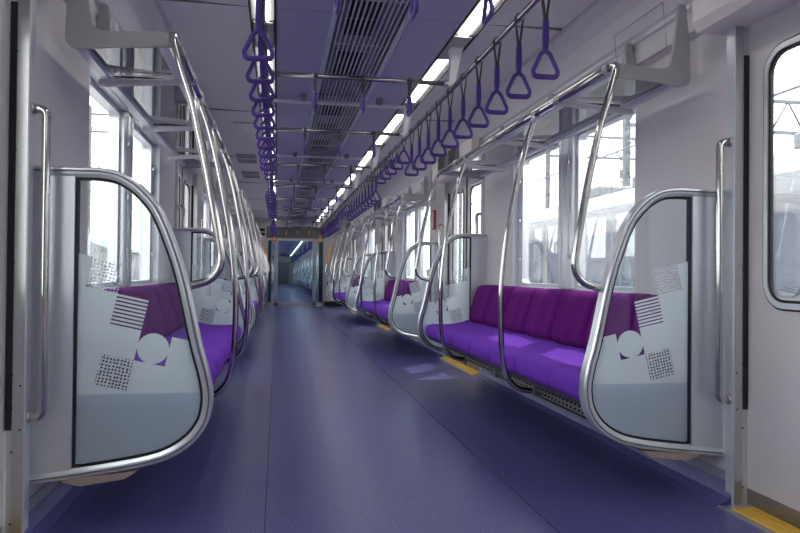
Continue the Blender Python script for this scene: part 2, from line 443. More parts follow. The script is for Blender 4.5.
# displays over the doors
def make_screen(s):
    t = empty('display_screen')
    m = MB(); m.box(s*1.27, s*1.31, -.165, .165, 2.145, 2.345, .006); m.build('housing', 'midgrey', t)
    m = MB(); m.box(s*1.266, s*1.27, -.15, .15, 2.158, 2.332); m.build('panel', 'screen', t)
    return t
SCP = {}
for s in (1, -1):
    for k, c in enumerate(doors[1:]):
        for q, w_ in ((-.24, 'nearer'), (.24, 'farther')):
            o = SCP.get(s)
            if o is None: o = SCP[s] = make_screen(s)
            else: o = copy_tree(o)
            o.location = (0, c+q, 0)
            tag(o, f'{w_} of two dark display screens above the {["second","third","fourth"][k]} doorway on the {SIDE[s]}', 'screen', 'display screens above the doorways')

# ---- seat partitions
OUT = [(1.46, 1.397), (1.30, 1.399), (1.22, 1.399), (1.15, 1.388), (1.09, 1.358), (1.04, 1.315), (.995, 1.26), (.96, 1.19), (.933, 1.12), (.905, 1.04), (.878, .94), (.850, .81), (.825, .70), (.800, .61), (.786, .54), (.784, .48), (.798, .41), (.833, .35), (.88, .305), (.94, .270), (1.0, .25), (1.09, .232), (1.25, .211), (1.46, .188)]
OUTS = [(p.x, p.y) for p in catmull([(x, z, 0) for x, z in OUT], 4)]
def offs(path, d):
    out = []
    n = len(path)
    for i in range(n):
        a = path[max(i-1, 0)]; b = path[min(i+1, n-1)]
        tx, tz = b[0]-a[0], b[1]-a[1]; l = math.hypot(tx, tz)
        out.append((path[i][0]-tz/l*d, path[i][1]+tx/l*d))
    return out
# path runs from wall top to the aisle and back: left normal (-tz,tx) points down/inward
def clip_in(path, xmax): return [p for p in path if p[0] <= xmax]
def make_partition(s):
    t = empty('seat_partition', (0, 0, 0))
    f = MB()
    f.sweep(OUTS, [(0, -.024), (0, .024), (.005, .031), (.011, .031), (.0125, .022), (.0175, .022), (.019, .031), (.026, .029), (.038, .020), (.038, -.020), (.026, -.029), (.019, -.031), (.0175, -.022), (.0125, -.022), (.011, -.031), (.005, -.031)], s)
    fr = f.build('partition_frame', 'alu', t)
    for q in (1, -1):
        f = MB(); f.sweep(OUTS, [(.0128, q*.0215), (.0128, q*.0245), (.0172, q*.0245), (.0172, q*.0215)], s); f.build('frame_groove', 'midgrey', fr)
    XR = 1.305
    a = offs(OUTS, .037); a = [p for p in a if p[0] < XR]
    ztop = a[0][1]; zbot = a[-1][1]
    loop = [(XR, ztop)]+a+[(XR, zbot)]
    b = offs(OUTS, .046); b = [p for p in b if p[0] < XR-.012]
    g = MB(); g.sweep(loop, [(0, -.012), (0, .012), (.011, .012), (.011, -.012)], s, closed=True); g.build('gasket', 'dark', t)
    inner = [(XR-.008, b[0][1])]+b+[(XR-.008, b[-1][1])]
    g = MB(); g.prism([(s*x, z) for x, z in inner], 'y', -.003, .003); g.build('glass_pane', 'etched', t)
    top = offs(OUTS, .034)
    tp = [p for p in top if p[0] >= XR]
    tops = [p for p in tp if p[1] > .8]; bots = [p for p in tp if p[1] < .8]
    poly = [(XR, tops[-1][1])]+[p for p in reversed(tops)]+[(W, tops[0][1]), (W, bots[-1][1])]+[p for p in reversed(bots)]+[(XR, bots[0][1])]
    # keep unique
    q = []
    for p in poly:
        p = (min(p[0], W), p[1])
        if not q or math.hypot(p[0]-q[-1][0], p[1]-q[-1][1]) > 1e-4: q.append(p)
    g = MB(); g.prism([(s*x, z) for x, z in q], 'y', -.022, .022); g.build('end_panel', 'silver', t)
    g = MB()
    g.prism([(s*1.06, .228), (s*1.11, .198), (s*1.27, .178), (s*1.335, .196), (s*1.335, .205)], 'y', -.03, .11)
    g.build('foot_plate', 'brown', t)
    return t
PP = {}
for s in (1, -1):
    for k in range(4):
        for e in (0, 1):
            if k == 3 and e == 1: continue
            y = Y0+PITCH*k+(BL if e else 0)
            o = PP.get(s)
            if o is None: o = PP[s] = make_partition(s)
            else: o = copy_tree(o)
            o.location = (0, y, 0)
            if e: o.scale = (1, -1, 1)
            if k < 3: L = f'frosted glass seat partition at the {"far" if e else "near"} end of the {bay_name(k)} {SIDE[s]} bench'
            else: L = f'glass partition beyond the last doorway on the {SIDE[s]}, nearest the end wall'
            tag(o, L, 'partition', 'frosted glass seat partitions')

# ---- benches
def cushion(mb, s, y0, y1):
    """seat cushion: cross-section in XZ extruded along Y with rounded ends"""
    prof = [(.862, .415), (.852, .44), (.850, .475), (.857, .502), (.875, .520), (.92, .530), (1.0, .527), (1.1, .532), (1.2, .548), (1.27, .565), (1.30, .56), (1.30, .43)]
    ys = [(y0+.001, .009), (y0+.008, .003), (y0+.03, 0), ((y0+y1)/2-.1, -.002), ((y0+y1)/2, -.004), ((y0+y1)/2+.1, -.002), (y1-.03, 0), (y1-.008, .003), (y1-.001, .009)]
    cx, cz = 1.08, .45
    vs = []
    for y, d in ys:
        for x, z in prof:
            dx, dz = x-cx, z-cz; l = math.hypot(dx, dz)
            k = d/l if x < 1.29 else 0
            dip = 0
            if d <= 0 and z > .51 and x > .95: dip = -.012*math.sin(PI*(y-y0)/(y1-y0))
            vs.append((s*(x-dx*k), y, z-dz*k+dip))
    m = len(prof); fs = []
    for i in range(len(ys)-1):
        for k in range(m): fs.append((i*m+k, i*m+(k+1) % m, (i+1)*m+(k+1) % m, (i+1)*m+k))
    fs += [tuple(range(m)), tuple((len(ys)-1)*m+k for k in range(m-1, -1, -1))]
    mb.add(vs, fs, True)
def backpad(mb, s, y0, y1):
    prof = [(1.335, .55), (1.29, .555), (1.272, .60), (1.280, .66), (1.300, .72), (1.318, .78), (1.335, .83), (1.35, .868), (1.375, .893), (1.405, .902), (1.45, .905), (1.45, .56)]
    n = 12; vs = []; m = len(prof)
    for i in range(n+1):
        t = i/n; y = y0+.0015+(y1-y0-.003)*t
        e = min(t, 1-t)
        d = .020*max(0, 1-e/.09)**2
        rib = .0045*math.cos(2*PI*t*2)+.006*math.sin(PI*t)   # soft vertical folds
        for x, z in prof:
            k = 0 if x > 1.44 else 1
            vs.append((s*(x+(d-rib)*k), y, z-(d*.7 if z > .85 else 0)))
    fs = []
    for i in range(n):
        for k in range(m): fs.append((i*m+k, i*m+(k+1) % m, (i+1)*m+(k+1) % m, (i+1)*m+k))
    fs += [tuple(range(m)), tuple(n*m+k for k in range(m-1, -1, -1))]
    mb.add(vs, fs, True)
def make_bench(s):
    t = empty('bench_seat')
    a, b = .035, BL-.035; w = (b-a)/7
    for i in range(7):
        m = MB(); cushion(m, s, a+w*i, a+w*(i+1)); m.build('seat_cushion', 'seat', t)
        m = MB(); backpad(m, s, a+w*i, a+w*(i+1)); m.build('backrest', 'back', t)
    m = MB(); m.box(s*.885, s*1.43, a, b, .385, .428, .004); m.box(s*.872, s*.89, a, b, .405, .418); fr = m.build('seat_frame', 'darkgrey', t)
    m = MB(); m.box(s*1.06, s*1.44, a+.1, b-.1, .285, .385); m.box(s*1.40, s*1.452, a+.32, b-.32, .09, .29); m.build('heater_box_and_shade_panel', 'darkgrey', t)  # second box is a dark panel added as the shade under the bench
    m = MB(); pr = [(1.005, .288), (1.0, .294), (1.030, .336), (1.040, .336), (1.045, .288)]
    m.prism([(s*x, z) for x, z in pr], 'y', a+.15, b-.15); g = m.build('heater_grille', 'grille', t)
    m = MB(); y = a+.2; n = 0
    while y < b-.25:
        for r in (0, 1):
            z0 = .2965+.019*r; xx = .9992+(z0-.294)*.7
            yy = y+(.025 if r else 0)
            m.add([(s*xx, yy, z0), (s*xx, yy+.032, z0), (s*(xx+.0085), yy+.032, z0+.012), (s*(xx+.0085), yy, z0+.012)], [(0, 1, 2, 3)])
        y += .05
    m.build('grille_slots', 'dark', t)
    for y in (1.04, 1.79, 2.61):
        m = MB(); m.box(s*.965, s*.985, y-.013, y+.013, .29, .40, .004); m.box(s*.965, s*1.3, y-.012, y+.012, .285, .305, .003); m.build('support_bracket', 'midgrey', t)
    return t
BP = {}
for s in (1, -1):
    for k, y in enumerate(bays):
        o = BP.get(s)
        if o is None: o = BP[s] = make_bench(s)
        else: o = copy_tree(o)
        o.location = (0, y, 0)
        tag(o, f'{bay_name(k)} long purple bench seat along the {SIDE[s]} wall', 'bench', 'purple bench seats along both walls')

# ---- luggage racks (front tube at x .965, z 1.965)
def make_rack(s):
    t = empty('luggage_rack')
    ya, yb = .15, BL-.15
    pl = [(1.335, 2.30), (1.368, 2.30), (1.392, 2.10), (1.397, 1.96), (1.392, 1.93), (1.372, 1.912), (1.345, 1.906), (1.20, 1.924), (1.03, 1.935), (.985, 1.938), (.968, 1.953), (.968, 1.975), (.985, 1.99), (1.03, 1.998), (1.235, 1.985), (1.27, 1.988), (1.292, 2.01), (1.31, 2.10)]
    for y in (ya, yb):
        m = MB(); m.prism([(s*x, z) for x, z in pl], 'y', y-.009, y+.009); m.build('end_bracket', 'rackgrey', t)
    m = MB(); m.tube([(s*.968, ya-.014, 1.962), (s*.968, yb+.014, 1.962)], .022, 14); m.build('front_tube', 'chrome', t)
    m = MB(); m.box(s*1.0, s*1.045, ya, yb, 1.948, 1.972, .004); m.box(s*1.335, s*1.38, ya, yb, 1.925, 1.955, .006); m.build('shelf_rail', 'silver', t)
    m = MB(); m.box(s*1.39, s*1.41, ya, yb, 2.285, 2.31, .003); m.build('upper_rail', 'alu', t)
    cross = [.15, .70, 1.79, 2.88, BL-.15]
    for y in cross[1:-1]:
        m = MB(); m.tube([(s*.975, y, 1.945), (s*1.25, y, 1.925), (s*1.36, y, 1.915), (s*1.40, y, 1.918)], [.017, .017, .019, .016], 10); m.build('cross_bar', 'white', t)
        m = MB(); m.prism([(s*1.385, 2.30), (s*1.36, 2.29), (s*1.335, 2.0), (s*1.345, 1.93), (s*1.375, 1.93), (s*1.405, 2.0), (s*1.415, 2.2)], 'y', y-.015, y+.015); m.build('upright', 'rackgrey', t)
        m = MB(); m.box(s*1.32, s*1.352, y-.028, y-.018, 2.02, 2.22, .003); m.box(s*1.32, s*1.352, y+.018, y+.028, 2.02, 2.22, .003); m.build('clip', 'white', t)
    for a, b in zip(cross, cross[1:]):
        m = MB(); m.box(s*1.04, s*1.34, a+.02, b-.02, 1.952, 1.960); m.build('glass_shelf', 'rackglass', t)
    for y in [v+d for v in cross[1:-1] for d in (-.02, .02)]:
        m = MB(); m.tube([(s*.968, y-.012, 1.962), (s*.968, y+.012, 1.962)], .026, 12); m.build('tube_collar', 'steel', t)
    return t
RP = {}
for s in (1, -1):
    for k, y in enumerate(bays):
        o = RP.get(s)
        if o is None: o = RP[s] = make_rack(s)
        else: o = copy_tree(o)
        o.location = (0, y, 0)
        tag(o, f'luggage rack with clear shelves above the {bay_name(k)} {SIDE[s]} bench', 'luggage rack', 'luggage racks above the benches')

# ---- curved grab poles
JP = [(.963, 1.955), (.950, 1.90), (.912, 1.78), (.88, 1.68), (.858, 1.58), (.836, 1.48), (.816, 1.38), (.800, 1.29), (.782, 1.19), (.768, 1.11), (.762, 1.06), (.768, 1.02), (.788, .985), (.820, .963), (.865, .949), (.900, .942)]
BPATH = [(.966, 1.955), (.945, 1.89), (.911, 1.79), (.868, 1.62), (.830, 1.43), (.792, 1.22), (.770, 1.02), (.760, .86), (.762, .66), (.770, .54), (.782, .46), (.806, .395), (.848, .345), (.90, .322), (.955, .315)]
def make_pole(s, path, name, low=None):
    t = empty(name)
    p = [Vector((s*v.x, 0, v.y)) for v in catmull([(x, z, 0) for x, z in path], 5)]
    if low == 'plate':
        top = fillet([(s*.968, .108, 1.962), (s*.966, 0, 1.962), tuple(p[9])], .05, 8)
        p = top[:-1]+p[9:]
    m = MB(); m.tube(p, .0165, 14); m.build('pole_tube', 'chrome', t)
    m = MB()
    if low == 'plate': m.tube([(s*.968, .092, 1.962), (s*.968, .118, 1.962)], .025, 14); m.build('top_socket', 'steel', t)
    else: m.tube([(s*.966, -.022, 1.962), (s*.966, .022, 1.962)], .0245, 14); m.tube([p[0], p[4]], .0195, 12); m.build('top_socket', 'steel', t)
    if low == 'plate':
        m = MB(); m.tube([p[-3], p[-1]], .021, 12); m.build('end_socket', 'steel', t)
    return t
GP = {}
for s in (1, -1):
    for k, y in enumerate(bays+[Y0+3*PITCH]):
        items = [('J', .03, 'hooked', 'near'), ('B', 1.037, 'bowed', 'near'), ('B', 2.55, 'bowed', 'far'), ('J', BL-.03, 'hooked', 'far')]
        for kind, dy, w_, e in items:
            if k == 3 and not (kind == 'J' and e == 'near'): continue
            key = (s, kind)
            if key not in GP: o = GP[key] = make_pole(s, JP if kind == 'J' else BPATH, 'grab_pole', 'plate' if kind == 'J' else None)
            else: o = copy_tree(GP[key])
            o.location = (0, y+dy, 0)
            if e == 'far' and kind == 'J': o.scale = (1, -1, 1)
            if k == 3:
                m = MB(); m.tube([(s*x, 0, z) for x, z in [(.915, 1.79), (.862, 1.60), (.822, 1.41), (.795, 1.26)]], .022, 12)
                m.build('grip_sleeve', 'orange', o)['label'] = 'orange grip sleeve'
            if k == 3: L = f'steel pole with hooked foot beside the end wall on the {SIDE[s]}'
            elif kind == 'J': L = f'steel pole hooking onto the partition at the {e} end of the {bay_name(k)} {SIDE[s]} bench'
            else: L = f'steel pole curving under the cushions, the {"nearer" if e=="near" else "farther"} one along the {bay_name(k)} {SIDE[s]} bench'
            tag(o, L, 'pole', 'curved steel grab poles')
# ---- straight door handrails
def make_hr(s):
    t = empty('door_handrail')
    p = fillet([(s*1.440, 0, 1.60), (s*1.388, 0, 1.60), (s*1.388, 0, .458), (s*1.440, 0, .458)], .045, 6)
    m = MB(); m.tube(p, .0165, 14); m.build('rail_tube', 'chrome', t)
    for z in (1.60, .458): m = MB(); m.tube([(s*1.428, 0, z), (s*1.438, 0, z)], .021, 14); m.build('mounting_cup', 'steel', t)
    return t
HP = {}
for s in (1, -1):
    for k in range(4):
        for e in (0, 1):
            y = Y0+PITCH*k-.093 if e == 0 else Y0+PITCH*k-1.743+.093
            if y < 1.5: continue
            o = HP.get(s)
            if o is None: o = HP[s] = make_hr(s)
            else: o = copy_tree(o)
            o.location = (0, y, 0)
            nm = ['nearest', 'second', 'third', 'fourth'][k]
            tag(o, f'upright chrome handrail at the {"far" if e==0 else "near"} edge of the {nm} doorway on the {SIDE[s]}', 'handrail', 'upright handrails beside the doorways')

# ---- hanging straps
def ring_mesh(): 
    m = MB()
    p = fillet([(-.070, 0, .010), (.070, 0, .010), (.022, 0, .110), (.0, 0, .128), (-.022, 0, .110)], [.022, .022, .03, .01, .03], 5, closed=True)
    # flattened section: wide in Y
    P = p; n = len(P); vs = []; seg = 8
    for i in range(n):
        a, b = P[i-1], P[(i+1) % n]; T = (b-a).normalized(); N = Vector((T.z, 0, -T.x))
        hw = .0100 if P[i].z > .02 else .0125
        for k in range(seg):
            an = 2*PI*k/seg; vs.append(P[i]+N*math.cos(an)*hw+Vector((0, 1, 0))*math.sin(an)*.0105)
    fs = []
    for i in range(n):
        j = (i+1) % n
        for k in range(seg): fs.append((i*seg+k, i*seg+(k+1) % seg, j*seg+(k+1) % seg, j*seg+k))
    m.add(vs, fs, True); m.box(-.011, .011, -.008, .008, .118, .140, .003)
    return m
def make_strap(kind, col='strap'):
    # origin at the ring's bottom
    t = empty('hanging_strap')
    ring_mesh().build('ring_handle', col, t)
    if kind == 'long':
        m = MB(); m.prism([(-.010, .137), (.010, .137), (.013, .175), (.011, .262), (-.011, .262), (-.013, .175)], 'y', -.011, .011); m.build('grip_sleeve', col, t)
        zb, H = .262, .398
    else: zb, H = .138, .23
    m = MB(); R = .021
    def beltpath(pts, th=.0028, w=.011):
        for sgn in (1,):
            n = len(pts); vs = []
            for i in range(n):
                a = pts[max(i-1, 0)]; b = pts[min(i+1, n-1)]; tx, tz = b[0]-a[0], b[1]-a[1]; l = math.hypot(tx, tz); nx, nz = -tz/l*th, tx/l*th
                x, z = pts[i]
                vs += [(x+nx, -w, z+nz), (x+nx, w, z+nz), (x-nx, w, z-nz), (x-nx, -w, z-nz)]
            fs = []
            for i in range(n-1):
                for k in range(4): fs.append((i*4+k, i*4+(k+1) % 4, i*4+4+(k+1) % 4, i*4+4+k))
            fs += [(3, 2, 1, 0), tuple(range(4*n-4, 4*n))]
            m.add(vs, fs)
    arc = [(R*math.cos(a), H+R*math.sin(a)) for a in [math.radians(v) for v in range(-20, 201, 22)]]
    beltpath([(.003, zb)]+arc+[(-.003, zb)])
    m.box(-.009, .009, -.0115, .0115, zb-.004, zb+.02, .002)
    m.build('belt', 'belt', t)
    return t
STR = {}
def strap(kind, col, loc, rz, label, group):
    key = (kind, col)
    if key not in STR: o = STR[key] = make_strap(kind, col)
    else: o = copy_tree(STR[key])
    o.location = loc; o.rotation_euler = (0, 0, rz); tag(o, label, 'strap', group); return o
NTH = ['nearest', 'second', 'third', 'fourth', 'fifth', 'sixth', 'seventh', 'eighth', 'ninth', 'tenth']
ZR = 2.27; XRL = .625
for s in (1, -1):
    for k in range(3):
        for i in range(10):
            y = 2.87+PITCH*k+.343*i
            strap('long', 'strap', (s*XRL, y, 1.872), random.uniform(-.06, .06), f'{NTH[i]} long purple strap of the {bay_name(k)} row on the {SIDE[s]} rail', 'long purple straps on the side rails')
        for i in range(5):
            y = 6.34+PITCH*k+.37*i
            strap('short', 'strap' if not (k == 2 and i > 4) else 'orange', (s*XRL, y, 2.04), random.uniform(-.06, .06), f'{NTH[i]} short purple strap beside the {["second","third","fourth"][k]} doorway on the {SIDE[s]} rail', 'short purple straps on the side rails')
    for i in range(2):
        strap('long', 'orange', (s*XRL, 19.0+.5*i, 1.872), 0, f'{"nearer" if i==0 else "farther"} orange strap at the far end of the {SIDE[s]} rail', 'orange straps by the end wall')
    m = MB(); m.tube([(s*XRL, Y_BACK+.05, ZR), (s*XRL, 20.9, ZR)], .017, 12)
    m.build('strap_rail', 'railsteel', label=f'long steel rail on the {SIDE[s]} that the purple straps hang from', cat='rail', group='overhead strap rails')
bars = [1.05, 2.80, 4.56, 6.31, 8.35, 10.4, 12.1, 14.0, 15.8, 17.6, 19.6]
BN = ['nearest', 'second', 'third', 'fourth', 'fifth', 'sixth', 'seventh', 'eighth', 'ninth', 'tenth', 'eleventh']
bar0 = br0 = None
ONV = bars[1:]
for i, y in enumerate(bars):
    nm = BN[i-1] if i else 'rearmost'
    if bar0 is None:
        bar0 = empty('cross_bar')
        m = MB(); m.tube([(-XRL, 0, 2.31), (XRL, 0, 2.31)], .016, 12); m.build('bar_tube', 'railsteel', bar0)
        m = MB(); m.tube([(-XRL-.003, 0, 2.31), (-XRL+.05, 0, 2.31)], .021, 12); m.tube([(XRL+.003, 0, 2.31), (XRL-.05, 0, 2.31)], .021, 12); m.build('end_collar', 'steel', bar0)
        o = bar0
    else: o = copy_tree(bar0)
    o.location = (0, y, 0)
    tag(o, f'{nm} steel cross bar between the two strap rails', 'bar', 'overhead cross bars')
    for s in (1, -1):
        key = ('br', s)
        if key not in GP:
            t = GP[key] = empty('rail_bracket')
            m = MB()
            vs = []
            for z, xa, xb, hy in ((2.555, .612, .700, .045), (2.50, .618, .685, .036), (2.34, .606, .652, .026), (2.288, .602, .650, .024)):
                vs += [(s*xa, -hy, z), (s*xb, -hy, z), (s*xb, hy, z), (s*xa, hy, z)]
            fs = [(0, 1, 2, 3), (15, 14, 13, 12)]
            for r in range(3):
                for q in range(4): fs.append((r*4+q, r*4+4+q, r*4+4+(q+1) % 4, r*4+(q+1) % 4))
            m.add(vs, fs); m.build('bracket_arm', 'white', t)
            m = MB(); m.box(s*.578, s*.704, -.24, .24, 2.552, 2.562, .002); m.build('mounting_plate', 'rackgrey', t)
            o = t
        else: o = copy_tree(GP[key])
        o.location = (0, y, 0)
        tag(o, f'white tapered ceiling bracket on the {SIDE[s]} at the {nm} cross bar', 'bracket', 'white rail brackets')
    col = 'orange' if i == len(bars)-1 else 'strap'
    for j, x in enumerate((-.305, .015, .335)):
        strap('short', col, (x, y, 2.08), PI/2, f'{["leftmost","middle","rightmost"][j]} {"orange" if col=="orange" else "short purple"} strap hanging from the {nm} cross bar', 'straps on the cross bars')

# ---- ceiling lights between the brackets
segs = []
prev = None
edges = sorted(bars)
cuts = [Y_BACK+.1]+edges+[Y_END-.1]
lp = {}
nl = 0
for s in (1, -1):
    for i, (a, b) in enumerate(zip(cuts, cuts[1:])):
        a2, b2 = a+.24, b-.24
        n = 2 if b2-a2 > 2.2 else 1
        if b2-a2 < .2: continue
        t = empty('ceiling_light', (s*.64, (a2+b2)/2, CZ))
        h = (b2-a2)/2
        m = MB(); m.box(-.066, .066, -h, h, .02, .06); m.build('lamp_housing', 'white', t)
        m = MB(); m.box(-.030, .030, -h+.01, h-.01, .004, .02, .003); m.build('diffuser', 'light', t)
        if i == 0: L = f'lit ceiling strip light on the {SIDE[s]} behind the first cross bar'
        elif i == len(cuts)-2: L = f'lit ceiling strip light on the {SIDE[s]} against the end wall'
        else: L = f'lit ceiling strip light on the {SIDE[s]} just beyond the {BN[i-2] if i>1 else "rearmost"} cross bar'
        tag(t, L, 'light', 'ceiling strip lights')
# ---- white beams over the door bays, with small square fittings
for i, y in enumerate((0.9, 6.2, 9.1, 11.6, 14.5, 17.1)):
    m = MB(); m.box(-.60, .60, -.035, .035, CZ-.02, CZ+.0, .004)
    m.build('ceiling_beam', 'white', loc=(0, y, 0), label=f'{["rearmost","nearest","second","third","fourth","farthest"][i]} flat white beam across the ceiling vent', cat='beam', group='white ceiling beams')
    for j, x in enumerate((-.33, .335)):
        m = MB(); m.box(-.028, .028, -.03, .03, -.05, 0, .006)
        m.tube([(0, 0, -.049), (0, 0, -.055)], .016, 12)
        m.build('ceiling_sensor', 'midgrey', loc=(x, y-.22, CZ), label=f'small dark square fitting {"left" if j==0 else "right"} of the vent near the {["rearmost","nearest","second","third","fourth","farthest"][i]} white beam', cat='sensor', group='small square ceiling fittings')

# ---- line-flow ceiling vent: slats below a dark duct with openings
vent_edges = [Y_BACK+.05, .86, 6.16, 9.06, 11.56, 14.46, 17.06, Y_END-.03]
for i, (a, b) in enumerate(zip(vent_edges, vent_edges[1:])):
    if i: a += .08
    t = empty('ceiling_vent', (0, a, CZ))
    L = b-a
    m = MB(); m.box(-.235, -.20, 0, L, -.012, .0, .002); m.box(.20, .235, 0, L, -.012, 0, .002); m.box(-.235, .235, 0, .02, -.011, 0); m.box(-.235, .235, L-.02, L, -.011, 0); m.build('vent_frame', 'silver', t)
    m = MB(); n = 12
    for q in range(n):
        x = -.175+.35*q/(n-1); m.box(x-.0035, x+.0035, .02, L-.02, -.010, .012)
    m.build('vent_slats', 'slatwhite', t)
    m = MB(); m.box(-.232, .232, 0, L, .075, .085); m.build('duct_plate', 'slat', t)
    y = .25
    while y < L-.5:
        for u, v, ya, yb in ((-.115, -.03, y, y+.26), (-.02, .085, y, y+.26), (-.115, -.03, y+.30, y+.56), (-.02, .085, y+.30, y+.56)):
            m = MB(); m.box(u, v, ya, yb, .066, .076); m.build('duct_opening', 'dark', t)
        y += .95
    y = .55
    while y < L-.2: m = MB(); m.box(-.175, .175, y, y+.012, .0, .012); m.build('vent_rib', 'slatwhite', t); y += .78
    tag(t, f'{["rearmost","nearest","second","third","fourth","fifth","farthest"][i]} slatted air vent section along the middle of the ceiling', 'vent', 'central ceiling vent sections')
# ---- side ceiling vents
svp = None
for s in (-1, 1):
    for i, y in enumerate((9.05, 10.6)):
        if svp is None:
            svp = empty('side_vent')
            m = MB(); m.box(-.145, .145, 0, .88, -.004, .0, .002); m.build('vent_plate', 'ceil2', svp)
            m = MB()
            for q in range(2):
                for r in range(9):
                    yy = .05+q*.41+r*.04; m.box(-.13, .13, yy, yy+.026, -.006, -.004)
            m.build('vent_slots', 'midgrey', svp); o = svp
        else: o = copy_tree(svp)
        o.location = (s*.965, y, CZ-.003)
        tag(o, f'{"nearer" if i==0 else "farther"} pair of dark slatted vents in the {SIDE[s]} side of the ceiling', 'vent', 'side ceiling vents')
m = MB(); m.box(-.10, .10, 0, .03, -.004, .002); m.build('speaker_slot', 'midgrey', loc=(-.90, 7.2, CZ-.004), label='thin grey slot in the left ceiling before the slatted vents', cat='slot')

# ---- clear advert holder on the near right cove, red emergency box
t = empty('advert_holder', (1.372, 0, 0), label='clear plastic advert holder on the right cove above the nearest rack', cat='advert holder')
m = MB(); m.add([(-.005, 3.12, 2.14), (-.005, 3.62, 2.14), (-.03, 3.62, 2.37), (-.03, 3.12, 2.37)], [(0, 1, 2, 3)]); m.build('clear_sheet', 'sheetglass', t)
m = MB(); m.tube([(-.005, 3.12, 2.14), (-.005, 3.62, 2.14), (-.03, 3.62, 2.37), (-.03, 3.12, 2.37)], .0022, 6, closed=True); m.build('sheet_edge', 'midgrey', t)
t = empty('emergency_box', (1.44, 8.60, 1.70), label='red framed notice box on the right wall before the middle window', cat='box')
m = MB(); m.box(-.012, .022, -.05, .05, -.125, .125, .004); m.build('box_body', 'red', t)
m = MB(); m.box(-.015, -.011, -.035, .035, -.105, .105); m.build('notice', 'white', t)

# ------------------------------------------------------------------ end walls and gangway
def end_wall(y, name, n):
    m = MB()
    m.box(-1.6, -.88, y, y+.08, -.06, 2.72); m.box(.90, 1.6, y, y+.08, -.06, 2.72); m.box(-.88, .90, y, y+.08, 2.42, 2.72)
    struct(m, name, 'wall')
    d = empty(f'door_{n}', (0, y+.02, 0), kind='structure')
    f = MB()
    for a, b in ((-.88, -.82), (-.64, -.52), (.52, .64), (.84, .90)): f.box(a, b, 0, .05, 0, 2.02, .004)
    f.box(-.88, .90, 0, .05, 0, .10, .004); f.box(-.88, .90, 0, .05, 1.98, 2.06, .004); f.build('door_frame', 'steel', d)
    f = MB(); f.box(-.88, .90, 0.0, .04, 2.06, 2.42); f.build('header_panel', 'headgrey', d)
    for a, b in ((-.82, -.64), (-.52, .52), (.64, .84)):
        f = MB(); f.box(a, b, .02, .028, .10, 1.98); f.build('glass_pane', 'doorglass', d)
    f = MB(); f.tube([(.56, -.03, .80), (.56, -.03, 1.20)], .012, 10); f.box(.55, .57, -.03, 0, .80, .82); f.box(.55, .57, -.03, 0, 1.18, 1.2); f.build('door_handle', 'chrome', d)
end_wall(Y_END, 'wall_front', 9)
m = MB(); m.box(-1.6, 1.6, Y_BACK-.08, Y_BACK, -.06, 2.72); struct(m, 'wall_back', 'wall')
# dark ceiling fittings near the end wall on the left
for i, z in enumerate((2.30, 2.17)):
    m = MB(); m.box(-.12, .12, -.02, 0, -.045, .045, .006); m.build('wall_grille', 'darkgrey', loc=(-1.04, Y_END, z), label=f'{"upper" if i==0 else "lower"} dark square grille on the end wall left of the door', cat='grille', group='end wall grilles')
m = MB(); m.box(-.05, .05, -.07, 0, -.13, .13, .02); m.build('extinguisher_case', 'darkgrey', loc=(1.02, Y_END, .62), label='dark case on the end wall right of the glass door', cat='case')
m = MB(); m.box(-.25, .28, -.1, 0, 0, .14, .01); m.build('heater_case', 'darkgrey', loc=(1.15, Y_END, 0), label='dark low heater at the foot of the end wall on the right', cat='heater')

# the next cars, seen through the end door
G0 = Y_END+.08; G1 = G0+.9
m = MB(); m.box(-.7, .7, G0, G1, -.06, 0); struct(m, 'floor', 'floor')
m = MB(); m.box(-.9, -.72, G0, G1, -.06, 2.4); m.box(.72, .9, G0, G1, -.06, 2.4); m.box(-.9, .9, G0, G1, 2.2, 2.4); struct(m, 'wall_gangway', 'silver')
N0 = G1; NL = 42.0
off = N0+.0
nshell = build_shell(N0, N0+NL, [N0+.9+1.5+4.2*k*1.266 for k in range(7)], [])
m = MB(); m.box(-1.6, 1.6, N0+NL, N0+NL+.08, 0, 2.72); struct(m, 'wall_far', 'wall')
m = MB(); m.box(-.5, .5, N0+NL-.03, N0+NL, 0, 2.0); struct(m, 'door_10', 'midgrey')
for s in (1, -1):
    m = MB(); m.box(s*.61, s*.67, N0+.3, N0+NL-.3, CZ-.0, CZ+.02); m.build('ceiling_light', 'light', label=f'lit ceiling strip on the {SIDE[s]} of the next car behind the glass door', cat='light')
    m = MB(); m.tube([(s*XRL, N0+.1, ZR), (s*XRL, N0+NL-.1, ZR)], .017, 8); m.build('strap_rail', 'railsteel', label=f'{SIDE[s]} strap rail of the next car behind the glass door', cat='rail')
    for k in range(7):
        y = N0+1.2+PITCH*k
        o = copy_tree(BP[s]); o.location = (0, y, 0); tag(o, f'purple bench on the {SIDE[s]} of the next car behind the glass door', 'bench', f'{SIDE[s]} benches of the next car')
        for e in (0, 1):
            o = copy_tree(PP[s]); o.location = (0, y+BL*e, 0); tag(o, f'glass partition on the {SIDE[s]} of the next car behind the glass door', 'partition', f'{SIDE[s]} partitions of the next car')
            o = copy_tree(GP[(s, 'J')]); o.location = (0, y+(.03 if e == 0 else BL-.03), 0); tag(o, f'steel pole on the {SIDE[s]} of the next car behind the glass door', 'pole', f'{SIDE[s]} poles of the next car')
        for i in range(10):
            strap('long', 'strap', (s*XRL, y+.1+.343*i, 1.872), 0, f'purple strap on the {SIDE[s]} rail of the next car behind the glass door', f'{SIDE[s]} straps of the next car')

# ------------------------------------------------------------------ outside
m = MB(); m.box(-80, 80, -60, 120, -1.4, -1.3); m.build('ground', 'ballast', kind='structure')
